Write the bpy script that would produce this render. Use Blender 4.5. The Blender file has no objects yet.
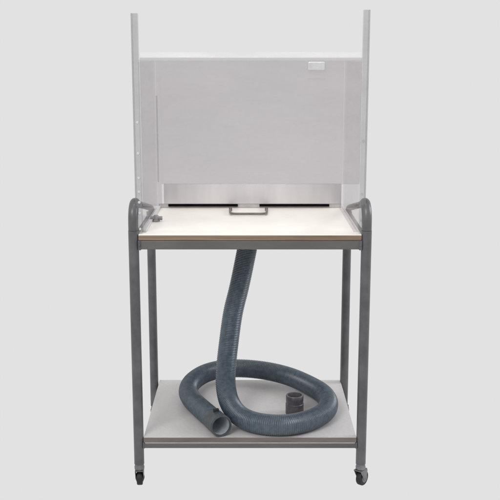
import bpy, bmesh, math, random
from mathutils import Vector, Matrix
random.seed(4)
S = bpy.context.scene
COL = S.collection
FLOOR = -0.045          # everything is lifted by -FLOOR at the end so that the floor is z = 0
PI = math.pi

# ------------------------------------------------------------------ materials
def mat(name):
    m = bpy.data.materials.new(name); m.use_nodes = True
    nt = m.node_tree; nt.nodes.clear()
    out = nt.nodes.new('ShaderNodeOutputMaterial')
    return m, nt, out

def noise(nt, scale, detail=4, rough=.6, stretch=None):
    tc = nt.nodes.new('ShaderNodeTexCoord')
    n = nt.nodes.new('ShaderNodeTexNoise')
    n.inputs['Scale'].default_value = scale; n.inputs['Detail'].default_value = detail
    n.inputs['Roughness'].default_value = rough
    if stretch:
        mp = nt.nodes.new('ShaderNodeMapping'); mp.inputs['Scale'].default_value = stretch
        nt.links.new(tc.outputs['Object'], mp.inputs[0]); nt.links.new(mp.outputs[0], n.inputs['Vector'])
    else:
        nt.links.new(tc.outputs['Object'], n.inputs['Vector'])
    return n

def ramp(nt, src, stops):
    r = nt.nodes.new('ShaderNodeValToRGB')
    el = r.color_ramp.elements
    while len(el) < len(stops): el.new(.5)
    for e, (p, c) in zip(el, stops):
        e.position = p; e.color = (*c, 1)
    nt.links.new(src, r.inputs[0]); return r

def solid(name, c1, c2, scale=20, rough=.5, rvar=.1, metal=0, bump=0, bscale=None, stretch=None, spec=.5, lo=.35, hi=.65):
    m, nt, out = mat(name)
    p = nt.nodes.new('ShaderNodeBsdfPrincipled')
    n = noise(nt, scale, stretch=stretch)
    r = ramp(nt, n.outputs[0], [(lo, c1), (hi, c2)])
    nt.links.new(r.outputs[0], p.inputs['Base Color'])
    rr = nt.nodes.new('ShaderNodeMapRange')
    rr.inputs['To Min'].default_value = rough - rvar; rr.inputs['To Max'].default_value = rough + rvar
    nt.links.new(n.outputs[0], rr.inputs[0]); nt.links.new(rr.outputs[0], p.inputs['Roughness'])
    p.inputs['Metallic'].default_value = metal
    p.inputs['Specular IOR Level'].default_value = spec
    if bump:
        b = nt.nodes.new('ShaderNodeBump'); b.inputs['Strength'].default_value = bump
        b.inputs['Distance'].default_value = .002
        n2 = noise(nt, bscale or scale * 5)
        nt.links.new(n2.outputs[0], b.inputs['Height']); nt.links.new(b.outputs[0], p.inputs['Normal'])
    nt.links.new(p.outputs[0], out.inputs[0])
    return m

def acrylic(name, t1, t2, haze, hazecol, scale=2.2, gloss=.5, stretch=(1, 1, 1)):
    """tinted see-through sheet: transparent + a little milky haze with painted reflection streaks + a weak gloss"""
    m, nt, out = mat(name)
    tr = nt.nodes.new('ShaderNodeBsdfTransparent')
    n = noise(nt, scale, 3, .5, stretch)
    r = ramp(nt, n.outputs[0], [(.3, t1), (.7, t2)])
    nt.links.new(r.outputs[0], tr.inputs[0])
    df = nt.nodes.new('ShaderNodeBsdfDiffuse'); df.inputs[0].default_value = (*hazecol, 1)
    mx = nt.nodes.new('ShaderNodeMixShader'); 
    refl_streaks = noise(nt, 5, 6, .7, (.5, 1, 2.2))  # stretched noise paints faint streaky reflections into the haze
    mr = nt.nodes.new('ShaderNodeMapRange')
    mr.inputs['From Min'].default_value = .35; mr.inputs['From Max'].default_value = .75
    mr.inputs['To Min'].default_value = haze * .35; mr.inputs['To Max'].default_value = haze * 2.1
    nt.links.new(refl_streaks.outputs[0], mr.inputs[0]); nt.links.new(mr.outputs[0], mx.inputs[0])
    nt.links.new(tr.outputs[0], mx.inputs[1]); nt.links.new(df.outputs[0], mx.inputs[2])
    gl = nt.nodes.new('ShaderNodeBsdfGlossy'); gl.inputs['Roughness'].default_value = .12
    fr = nt.nodes.new('ShaderNodeLayerWeight'); fr.inputs[0].default_value = .18
    mu = nt.nodes.new('ShaderNodeMath'); mu.operation = 'MULTIPLY'; mu.inputs[1].default_value = gloss
    nt.links.new(fr.outputs['Fresnel'], mu.inputs[0])
    m2 = nt.nodes.new('ShaderNodeMixShader')
    nt.links.new(mu.outputs[0], m2.inputs[0]); nt.links.new(mx.outputs[0], m2.inputs[1]); nt.links.new(gl.outputs[0], m2.inputs[2])
    nt.links.new(m2.outputs[0], out.inputs[0])
    return m

M = {}
M['steel'] = solid('grey_powder_coat', (.072, .072, .077), (.108, .108, .114), 14, .30, .07, bump=.15, bscale=500)
M['rail'] = solid('rail_powder_coat', (.085, .080, .079), (.12, .113, .11), 10, .42, .07, bump=.12, bscale=500, stretch=(.4, 1, 1))
M['white'] = solid('white_laminate', (.84, .805, .735), (.89, .86, .80), 6, .34, .08, spec=.4)
M['wood'] = solid('beech_edge', (.15, .102, .066), (.245, .175, .118), 16, .5, .05, stretch=(.25, 3, 9))
M['shelf'] = solid('shelf_board', (.54, .515, .51), (.61, .59, .59), 160, .42, .08, bump=.15, bscale=300, stretch=(.7, 1, 1), lo=.3, hi=.7)
M['shelf_edge'] = solid('shelf_edge_band', (.115, .093, .085), (.165, .138, .128), 30, .5, .05, stretch=(.2, 1, 1))
M['trim'] = solid('pale_trim', (.50, .48, .47), (.58, .56, .55), 30, .35, .05)
M['hose'] = solid('ribbed_hose_plastic', (.042, .060, .078), (.072, .097, .122), 70, .34, .08, spec=.6, bump=.2, bscale=260)
M['hose_cuff'] = solid('hose_cuff_rubber', (.030, .038, .045), (.06, .07, .078), 40, .45, .08)
M['hose_inside'] = solid('hose_lining', (.28, .31, .34), (.42, .45, .49), 40, .4, .08)
M['conn'] = solid('connector_plastic', (.055, .050, .060), (.095, .088, .100), 50, .38, .06)
M['black'] = solid('black_slot', (.003, .003, .004), (.006, .006, .007), 30, .9, .05, spec=.05)
M['rubber'] = solid('black_rubber', (.004, .004, .004), (.010, .010, .010), 60, .6, .1)
M['zinc'] = solid('zinc_plate', (.16, .16, .175), (.26, .26, .28), 40, .35, .1, metal=.7)
M['bracket'] = solid('tan_rod', (.12, .105, .088), (.18, .16, .135), 40, .4, .05, metal=.2)
M['brushed'] = solid('brushed_steel', (.60, .585, .60), (.78, .765, .78), 4.5, .30, .10, metal=.9, stretch=(1, 1, .15))
M['tap'] = solid('grey_fitting', (.20, .19, .20), (.3, .29, .3), 60, .4, .05)
M['hubgrey'] = solid('grey_hub', (.11, .11, .12), (.16, .16, .17), 60, .45, .05)
M['sash'] = acrylic('tinted_sash_acrylic', (.862, .856, .857), (.902, .882, .886), .09, (.66, .645, .65), 2.0, .5, (.6, 1, 1))  # pinkish tint variation paints soft reflections into the sash colour
M['back'] = acrylic('back_acrylic', (.925, .915, .925), (.95, .942, .95), .045, (.66, .64, .66), 2.4, .5, (1, 1, .8))
M['side'] = acrylic('side_acrylic', (.95, .94, .95), (.97, .962, .97), .04, (.66, .64, .66), 3, .35)
M['rail_clear'] = acrylic('runner_polycarbonate', (.90, .90, .90), (.935, .935, .935), .09, (.50, .50, .50), 6, .3, (1, 1, .2))
M['top'] = acrylic('top_acrylic', (.96, .95, .96), (.98, .97, .98), .04, (.7, .7, .7), 3, .2)
M['milky'] = acrylic('milky_acrylic', (.97, .97, .97), (.98, .98, .98), .17, (.93, .93, .91), 3, .2)
M['frost'] = solid('frosted_edge', (.74, .74, .72), (.80, .80, .78), 8, .5, .05, stretch=(.4, 1, 1))
M['clip'] = solid('clear_white_plastic', (.50, .50, .51), (.58, .575, .58), 60, .25, .05)
M['fix'] = solid('white_fixing', (.54, .54, .54), (.62, .62, .62), 90, .3, .05)

# ------------------------------------------------------------------ helpers
def empty(name, loc, label, cat):
    o = bpy.data.objects.new(name, None); COL.objects.link(o)
    o.location = loc; o.empty_display_size = .1
    o['label'] = label; o['category'] = cat
    return o

def obj(name, bm, m, parent=None, smooth=False, bevel=0, seg=2, origin=None):
    """bm is in world coordinates; the object gets an origin at its parent's"""
    base = Vector((0, 0, 0))
    p = parent
    while p: base += p.location; p = p.parent
    loc = Vector(origin) if origin else base
    bmesh.ops.translate(bm, verts=bm.verts, vec=-loc)
    bmesh.ops.recalc_face_normals(bm, faces=bm.faces)
    me = bpy.data.meshes.new(name); bm.to_mesh(me); bm.free()
    for k in (m if isinstance(m, list) else [m]): me.materials.append(k)
    if smooth:
        me.polygons.foreach_set('use_smooth', [True] * len(me.polygons))
        me.update()
        try: me.set_sharp_from_angle(angle=math.radians(38))
        except Exception: pass
    o = bpy.data.objects.new(name, me); COL.objects.link(o)
    o.location = loc - base; o.parent = parent
    if bevel:
        b = o.modifiers.new('bevel', 'BEVEL'); b.width = bevel; b.segments = seg; b.limit_method = 'ANGLE'
        b.harden_normals = False
    return o

def box(bm, x0, x1, y0, y1, z0, z1, mi=0):
    v = [bm.verts.new((x, y, z)) for x in (x0, x1) for y in (y0, y1) for z in (z0, z1)]
    for f in ((0, 1, 3, 2), (4, 6, 7, 5), (0, 4, 5, 1), (2, 3, 7, 6), (0, 2, 6, 4), (1, 5, 7, 3)):
        bm.faces.new([v[i] for i in f]).material_index = mi
    return v

def tube(bm, pts, rad, n=24, cap=True, mi=0):
    """tube along pts with rotation-minimising frames; rad is a number or a list"""
    P = [Vector(p) for p in pts]
    T = []
    for i in range(len(P)):
        a = P[max(i - 1, 0)]; b = P[min(i + 1, len(P) - 1)]
        T.append((b - a).normalized())
    up = Vector((0, 0, 1)) if abs(T[0].z) < .9 else Vector((1, 0, 0))
    N = (up - T[0] * up.dot(T[0])).normalized()
    rings = []
    for i, p in enumerate(P):
        if i:
            N = (N - T[i] * N.dot(T[i])).normalized()
        B = T[i].cross(N)
        r = rad[i] if isinstance(rad, list) else rad
        rings.append([bm.verts.new(p + (N * math.cos(2 * PI * k / n) + B * math.sin(2 * PI * k / n)) * r) for k in range(n)])
    for a, b in zip(rings, rings[1:]):
        for k in range(n):
            bm.faces.new((a[k], a[(k + 1) % n], b[(k + 1) % n], b[k])).material_index = mi
    if cap:
        bm.faces.new(rings[0][::-1]).material_index = mi; bm.faces.new(rings[-1]).material_index = mi
    return rings

def lathe(bm, prof, loc, axis='Z', n=32, mi=0, closed=False, rot=None, caps=True):
    """prof: list of (radius, height)"""
    rings = []
    R = Matrix.Identity(3)
    if axis == 'X': R = Matrix.Rotation(PI / 2, 3, 'Y')
    if axis == 'Y': R = Matrix.Rotation(-PI / 2, 3, 'X')
    if rot is not None: R = rot @ R
    for r, h in prof:
        rings.append([bm.verts.new(Vector(loc) + R @ Vector((r * math.cos(2 * PI * k / n), r * math.sin(2 * PI * k / n), h))) for k in range(n)])
    pairs = list(zip(rings, rings[1:]))
    if closed: pairs.append((rings[-1], rings[0]))
    for a, b in pairs:
        for k in range(n):
            bm.faces.new((a[k], a[(k + 1) % n], b[(k + 1) % n], b[k])).material_index = mi
    if not closed and caps:
        bm.faces.new(rings[0][::-1]).material_index = mi; bm.faces.new(rings[-1]).material_index = mi

def catmull(pts, step):
    """resampled smooth curve through pts at an even arc-length step"""
    P = [Vector(p) for p in pts]
    P = [P[0] * 2 - P[1]] + P + [P[-1] * 2 - P[-2]]
    dense = []
    for i in range(1, len(P) - 2):
        p0, p1, p2, p3 = P[i - 1:i + 3]
        t0 = 0; t1 = t0 + (p1 - p0).length ** .5; t2 = t1 + (p2 - p1).length ** .5; t3 = t2 + (p3 - p2).length ** .5
        for k in range(60):
            t = t1 + (t2 - t1) * k / 60
            a1 = p0 * ((t1 - t) / (t1 - t0)) + p1 * ((t - t0) / (t1 - t0))
            a2 = p1 * ((t2 - t) / (t2 - t1)) + p2 * ((t - t1) / (t2 - t1))
            a3 = p2 * ((t3 - t) / (t3 - t2)) + p3 * ((t - t2) / (t3 - t2))
            b1 = a1 * ((t2 - t) / (t2 - t0)) + a2 * ((t - t0) / (t2 - t0))
            b2 = a2 * ((t3 - t) / (t3 - t1)) + a3 * ((t - t1) / (t3 - t1))
            dense.append(b1 * ((t2 - t) / (t2 - t1)) + b2 * ((t - t1) / (t2 - t1)))
    dense.append(P[-2])
    # light smoothing so that no control point shows as a kink
    for _ in range(60):
        q = dense[:]
        for i in range(1, len(q) - 1): dense[i] = (q[i - 1] + q[i] * 2 + q[i + 1]) / 4
    out = [dense[0]]; acc = 0; need = step
    for a, b in zip(dense, dense[1:]):
        L = (b - a).length
        while acc + L >= need:
            out.append(a.lerp(b, (need - acc) / L)); need += step
        acc += L
    return out

def new(): return bmesh.new()

# ------------------------------------------------------------------ TROLLEY
ZT = .883          # top of the table board
YR = .575          # rear leg line
LX = .399          # leg centre line
LR = .0180
tr = empty('trolley', (0, YR / 2, FLOOR), 'grey tubular steel trolley on castors with a white top and a lower shelf', 'trolley')

# board with its wooden edge and the white laminate on top
bm = new(); box(bm, -.3815, .3815, -.012, .592, .8625, .8795)
tb = obj('tabletop', bm, M['wood'], tr, bevel=.0015)
bm = new(); box(bm, -.3810, .3810, -.0115, .5915, .8797, ZT)
obj('laminate', bm, M['white'], tb, bevel=.001)

# legs; the front ones carry on above the board as short bent handles
for sx in (-1, 1):
    x = sx * LX
    bm = new(); tube(bm, [(x, 0, .042), (x, 0, .2), (x, 0, .5), (x, 0, .895)], LR)
    obj('leg', bm, M['steel'], tr, smooth=True)
    bm = new(); xr = -.401 if sx < 0 else .394; tube(bm, [(xr, YR, .042), (xr, YR, .2), (xr, YR, .5), (xr, YR, .80), (xr, YR, .868)], .0172)
    obj('leg', bm, M['steel'], tr, smooth=True)
    # bent handle: up, over to the rear and down onto the side rail
    pts = [(x, 0, .8965), (x, 0, .925), (x * .999, .004, .952), (x * .997, .018, .973), (x * .995, .042, .984),
           (x * .994, .085, .974), (x * .993, .16, .960), (x * .993, .28, .938), (x * .993, .42, .911), (x * .993, .53, .890), (x * .994, YR - .008, .878), (x * .995, YR, .8685)]
    c = catmull(pts, .008)
    bm = new(); tube(bm, c, [.0172 - .005 * min(1, max(0, (p.y - .05) / .12)) for p in c])
    obj('handle', bm, M['steel'], tr, smooth=True)
    # side rails between front and rear leg, top and bottom
    bm = new(); box(bm, x - .012, x + .012, .0170, YR - .0170, .834, .861)
    obj('side_rail', bm, M['steel'], tr, bevel=.002)
    bm = new(); xi = sx * .355; box(bm, xi - .009, xi + .009, .0125, YR - .0125, .107, .1222)
    obj('side_rail', bm, M['steel'], tr, bevel=.002)
# cross rails
for y, nm in ((0, 'front_rail'), (YR, 'rear_rail')):
    bm = new(); box(bm, -LX + .0178, LX - .0178, y - .0125, y + .0125, .831, .8615)
    o = obj(nm, bm, M['rail'], tr, bevel=.003)
    for sx in (-1, 1):
        bm = new(); xx = sx * (LX - .021)
        box(bm, xx - .005, xx + .005, y - .0148, y + .0148, .829, .8622)
        lathe(bm, [(.0032, -.0172), (.0042, -.0165), (.0042, -.0147)], (xx, y, .846), 'Y', n=12)
        obj('collar', bm, M['steel'], o, bevel=.001)
for y, nm in ((0, 'front_shelf_rail'), (YR, 'rear_shelf_rail')):
    bm = new(); box(bm, -LX + .0178, LX - .0178, y - .012, y + .012, .105, .1225)
    o = obj(nm, bm, M['rail'], tr, bevel=.002)
    for sx in (-1, 1):
        bm = new(); xx = sx * (LX - .019)
        box(bm, xx - .003, xx + .003, y - .0135, y + .0135, .104, .1265)
        obj('collar', bm, M['steel'], o, bevel=.001)
# lower shelf
bm = new(); box(bm, -.3805, .3805, -.010, .60, .1290, .1450)
sh = obj('shelf', bm, M['shelf'], tr, bevel=.001)
bm = new(); box(bm, -.3800, .3800, -.0125, -.0102, .1275, .1450)
obj('edge_band', bm, M['shelf_edge'], sh)
bm = new(); box(bm, -.376, .376, -.0095, .592, .1226, .1272)
obj('support_strip', bm, M['trim'], sh)

# castors: stem, fork, two-plate fork and wheel
def caster(x, y, ang):
    R = Matrix.Rotation(ang, 3, 'Z')
    o = bpy.data.objects.new('caster', None); COL.objects.link(o); o.parent = tr
    o.location = Vector((x, y, .02)) - Vector(tr.location); o.empty_display_size = .03
    bm = new()
    lathe(bm, [(.011, .0), (.0175, .001), (.0180, .010), (.0165, .0135), (.0165, .0215)], (x, y, .021))
    obj('swivel', bm, M['zinc'] if x > 0 else M['hubgrey'], o, smooth=True)
    off = R @ Vector((0, .012, 0))
    cx, cy = x + off.x, y + off.y
    bm = new()
    for s in (-1, 1):      # fork cheek, tapering towards the axle
        pr = [(-.022, .0205), (.020, .0205), (.024, .012), (.020, -.012), (.012, -.022), (.004, -.022), (-.004, -.010)]
        lay = []
        for t in (.0, .0018):
            lay.append([bm.verts.new(Vector((x, y, 0)) + R @ Vector((s * (.0135 + t), a, b))) for a, b in pr])
        n = len(pr)
        bm.faces.new(lay[0]); bm.faces.new(lay[1][::-1])
        for k in range(n): bm.faces.new((lay[0][k], lay[0][(k + 1) % n], lay[1][(k + 1) % n], lay[1][k]))
    v = box(bm, -.0153, .0153, -.022, .020, .0185, .0207)
    for q in v: q.co = Vector((x, y, 0)) + R @ q.co
    obj('fork', bm, M['zinc'] if x > 0 else M['steel'], o)
    wc = (cx, cy, FLOOR + .0285)
    bm = new()
    lathe(bm, [(.018, -.0105), (.0262, -.0100), (.0280, -.0078), (.0285, -.004), (.0285, .004), (.0280, .0078), (.0262, .0100), (.018, .0105)],
          wc, 'X', rot=R)
    w = obj('wheel', bm, M['rubber'], o, smooth=True)
    bm = new(); lathe(bm, [(.004, -.0165), (.0165, -.0118), (.0165, .0118), (.004, .0165)], wc, 'X', rot=R, n=20)
    obj('hub', bm, M['hubgrey'] if x > 0 else M['rubber'], w, smooth=True)
caster(-LX, 0, math.radians(3)); caster(LX, 0, math.radians(-38))
caster(-LX, YR, math.radians(20)); caster(LX, YR, math.radians(-15))

# ------------------------------------------------------------------ FUME CABINET
YF, YB = .012, .568
ZB = ZT + .0006
fc = empty('fume_cabinet', (0, .29, ZB), 'clear tinted acrylic fume cabinet standing on the white trolley top, open at bottom front', 'fume cabinet')
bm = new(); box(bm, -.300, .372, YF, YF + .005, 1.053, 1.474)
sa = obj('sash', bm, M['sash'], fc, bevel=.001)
sa['label'] = 'large tinted front sash'
bm = new(); box(bm, -.365, .370, YF, YF + .006, 1.4755, 1.492)
obj('top_edge', bm, M['milky'], sa, bevel=.001)
bm = new()     # white plastic clip near the right end of the sash top, with its lower lip
box(bm, .192, .248, YF - .012, YF - .0005, 1.432, 1.461)
obj('clip', bm, M['clip'], sa, bevel=.004, seg=3)
bm = new(); box(bm, .190, .250, YF - .005, YF - .0006, 1.404, 1.4075)
obj('clip_lip', bm, M['top'], sa, bevel=.001)
# fixed narrow cheek left of the sash, reaching further down
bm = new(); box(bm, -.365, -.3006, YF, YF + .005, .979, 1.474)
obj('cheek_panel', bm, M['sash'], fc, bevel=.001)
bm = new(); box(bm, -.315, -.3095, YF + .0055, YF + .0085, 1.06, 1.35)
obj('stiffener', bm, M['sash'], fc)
# back panel and its baffle
bm = new(); box(bm, -.368, .368, YB, YB + .005, .900, 1.462)
bk = obj('back_panel', bm, M['back'], fc, bevel=.001)
# black extraction slots along the foot of the back panel, with a plate between
bm = new(); box(bm, -.368, .368, YB + .004, YB + .012, ZB, .8995)
obj('foot_strip', bm, M['trim'], bk)
for a, b in ((-.328, -.049), (.038, .318)):
    bm = new(); box(bm, a, b, YB - .003, YB + .0035, ZB + .0055, .8985)
    obj('slot', bm, M['black'], bk)
bm = new(); box(bm, -.345, .366, YB - .0016, YB - .0004, .9015, .9815)
obj('baffle_plate', bm, M['brushed'], bk)
# side panels
for sx in (-1, 1):
    x = sx * .3715
    bm = new(); box(bm, x - .002, x + .002, .034, YB + .004, ZB, 1.462)
    obj('side_panel', bm, M['side'], fc, bevel=.0006)
bm = new(); box(bm, -.3735, .3735, .034, YB + .005, 1.4625, 1.4675)
obj('top_panel', bm, M['top'], fc, bevel=.001)
# the two runners the sash slides in; they stand well above the cabinet
for sx, xc, w, zt in ((-1, -.3800, .0110, 1.617), (1, .3835, .0105, 1.628)):
    bm = new()
    # U section, open towards the sash
    box(bm, xc - w, xc + w, .004, .008, ZB, zt)
    box(bm, xc + sx * w - (.004 if sx > 0 else 0), xc + sx * w + (.004 if sx < 0 else 0), .0082, .028, ZB, zt)
    box(bm, xc - w, xc + w, .0282, .032, ZB, zt)
    ru = obj('sash_runner', bm, M['rail_clear'], fc, bevel=.0006)
    for z in ((.90, .955, .992, 1.028, 1.075, 1.158, 1.262) if sx < 0 else (.93, 1.02, 1.2)):
        bm = new(); lathe(bm, [(.0035, .0), (.0048, .002), (.0048, .004)], (xc - sx * .003, .0000, z), 'Y', n=16)
        obj('screw', bm, M['fix'] if sx < 0 else M['rail_clear'], ru, smooth=True)
# slim white sill on the board at each side (holds the side panels)
for sx in (-1, 1):
    x = sx * .3635
    bm = new(); box(bm, x - .0055, x + .0055, .034, YB - .004, ZB, .8935)
    obj('sill', bm, M['top'] if sx > 0 else M['fix'], fc, bevel=.001)
# bent rod over the outlet in the board
bm = new()
c = catmull([(-.077, .508, ZB + .007), (-.077, .44, ZB + .007), (-.075, .405, ZB + .007), (-.069, .385, ZB + .007), (-.055, .380, ZB + .007),
             (0, .380, ZB + .007), (.043, .380, ZB + .007), (.057, .385, ZB + .007), (.063, .405, ZB + .007), (.065, .44, ZB + .007), (.065, .508, ZB + .007)], .004)
tube(bm, c, .0045, 12)
for x in (-.077, .065): box(bm, x - .006, x + .006, .50, .515, ZB, ZB + .013)
obj('bent_rod', bm, M['bracket'], fc, smooth=True)
# small grey fitting at the left of the work surface
bm = new()
lathe(bm, [(.014, 0), (.014, .004), (.010, .006), (.010, .013), (.010, .020), (.007, .024)], (-.346, .25, ZB), n=24)
tube(bm, [(-.367, .25, ZB + .012), (-.346, .25, ZB + .012), (-.323, .25, ZB + .012)], .0078, 16)
obj('tap', bm, M['tap'], fc, smooth=True)

# ------------------------------------------------------------------ HOSE
R0 = .0370
zs = .1452
ctrl = [(-.004, .30, .8295), (-.006, .30, .80), (-.021, .298, .72), (-.042, .29, .62), (-.064, .275, .53), (-.080, .255, .42), (-.090, .230, .33),
        (-.091, .195, .266), (-.076, .145, .218), (-.042, .088, .192), (.010, .040, .184), (.070, .014, .184), (.135, .014, .184), (.205, .048, .184),
        (.270, .122, .184), (.298, .220, .184), (.286, .330, .184), (.228, .435, .187), (.155, .512, .193), (.07, .552, .201), (-.03, .570, .206),
        (-.115, .562, .206), (-.185, .520, .201), (-.232, .445, .192), (-.244, .360, .185), (-.225, .270, .184), (-.185, .175, .184), (-.140, .080, .184), (-.110, .014, .185)]
step = .0011
full = catmull(ctrl, step)
c = full[:-48]
pitch = .0066
rad = []
for i in range(len(c)):
    u = (i * step / pitch) % 1
    s = (.5 + .5 * math.cos(2 * PI * u)) ** .8          # rounded ribs with tight valleys
    rad.append(R0 - .0006 + .0018 * s)
bm = new(); tube(bm, c, rad, 28, cap=False)
hz = empty('hose', (full[-1].x, full[-1].y, zs), 'long blue-grey ribbed hose hanging under the white top and coiled on the lower shelf', 'hose')
obj('ribbed_tube', bm, M['hose'], hz, smooth=True)
# open cuff on the free end: outer sleeve, lip and pale inside
e = full[-1]; d = (full[-1] - full[-30]).normalized()
def along(dist): return e + d * dist
bm = new()
prof = [(.0378, -.052), (.0395, -.050), (.0395, -.006), (.0392, .000), (.0392, .010), (.0400, .012), (.0400, .019), (.0385, .021), (.0350, .021), (.0335, .018), (.0330, -.046)]
q = Vector((0, 0, 1)).rotation_difference(d).to_matrix()
lathe(bm, prof, e, rot=q, n=40, caps=False)
cf = obj('cuff', bm, M['hose_cuff'], hz, smooth=True)
bm = new()
pl = [(.0330, .0150)]
for k in range(30):
    h = -.004 - k * .0040; pl.append((.0326 - .010 * (k / 29) ** 1.5 - (.0012 if k % 2 else 0), h))
pl.append((.004, pl[-1][1] - .001))
lathe(bm, pl, e, rot=q, n=40, caps=False)
obj('lining', bm, M['hose_inside'], cf, smooth=True)
bm = new()
for k in range(2):
    a = Vector((-.6, 0, .8)).normalized()
nrm = (Vector((0, 0, 1)) - d * d.z).normalized()
side = d.cross(nrm)
ct = e + d * (-.030) + nrm * .041
v = box(bm, -.010, .010, -.006, .006, -.004, .008)
for w in v: w.co = ct + side * w.co.x + d * w.co.y + nrm * w.co.z
obj('clamp_screw', bm, M['rubber'], cf, bevel=.001)
# collar holding the hose under the board
bm = new(); lathe(bm, [(.041, .812), (.041, .8285), (.052, .829), (.052, .8305)], (-.004, .30, 0), n=36)
obj('mounting_collar', bm, M['hose_cuff'], hz, smooth=True)
# round plate that fixes the collar to the board
bm = new(); lathe(bm, [(.060, .8308), (.060, .8620)], (-.004, .30, 0), n=36)
obj('mounting_plate', bm, M['hose_cuff'], hz, smooth=True)

# ------------------------------------------------------------------ LOOSE CONNECTOR
bx_, by_ = .170, .222
bm = new()
lathe(bm, [(.0330, 0), (.0345, .002), (.0345, .040), (.0325, .042), (.0325, .047), (.0335, .049), (.0335, .072), (.0322, .074), (.0275, .074), (.0268, .072), (.0268, .004), (.004, .004)],
      (bx_, by_, zs + .0004), n=40)
cn = obj('hose_connector', bm, M['conn'], None, smooth=True, origin=(bx_, by_, zs + .0004))
cn['label'] = 'short dark grey plastic pipe connector standing inside the coil on the lower shelf'; cn['category'] = 'pipe connector'

# ------------------------------------------------------------------ LIGHT
W = bpy.data.worlds.new('World'); S.world = W; W.use_nodes = True
bg = W.node_tree.nodes.get('Background')
bg.inputs[0].default_value = (1, 1, 1, 1); bg.inputs[1].default_value = .76

def area(name, loc, target, size, power, col=(1, 1, 1), spread=PI):
    l = bpy.data.lights.new(name, 'AREA'); l.shape = 'SQUARE'; l.size = size; l.energy = power; l.color = col; l.spread = spread
    o = bpy.data.objects.new(name, l); COL.objects.link(o); o.location = loc
    o.rotation_euler = (Vector(target) - Vector(loc)).to_track_quat('-Z', 'Y').to_euler()
    return o
area('added_front_key', (-3.2, -6.2, 6.0), (0, .6, .8), 3.0, 330)  # added key from the front left, out of view
sp = bpy.data.lights.new('added_top_spot', 'SPOT'); sp.energy = 90; sp.spot_size = math.radians(30); sp.spot_blend = .55; sp.shadow_soft_size = .25  # unseen spot added to whiten the table top
sp.color = (1, .985, .95)
area('added_side_fill', (4.6, .9, 2.6), (0, .3, .6), 1.8, 110, (.88, .93, 1.0))  # added bluish fill, out of view; lightens right sides and shelf
so = bpy.data.objects.new('added_top_spot', sp); COL.objects.link(so); so.location = (0, .02, 3.4)
so.rotation_euler = (Vector((0, .27, ZT)) - Vector(so.location)).to_track_quat('-Z', 'Y').to_euler()

# ------------------------------------------------------------------ CAMERA
cam = bpy.data.cameras.new('camera'); co = bpy.data.objects.new('camera', cam); COL.objects.link(co)
cam.sensor_width = 36; cam.lens = 930 / 500 * 36; cam.clip_end = 200; cam.clip_start = .05
co.location = (0, -3.13, 1.47)
co.rotation_euler = (PI / 2 - math.atan(191 / 930), 0, 0)
S.camera = co

for o in list(COL.objects):
    if o.parent is None: o.location.z -= FLOOR

S.view_settings.view_transform = 'Standard'; S.view_settings.look = 'None'
S.view_settings.exposure = 0; S.view_settings.gamma = 1
S.render.engine = 'CYCLES'
S.cycles.transparent_max_bounces = 24; S.cycles.max_bounces = 10
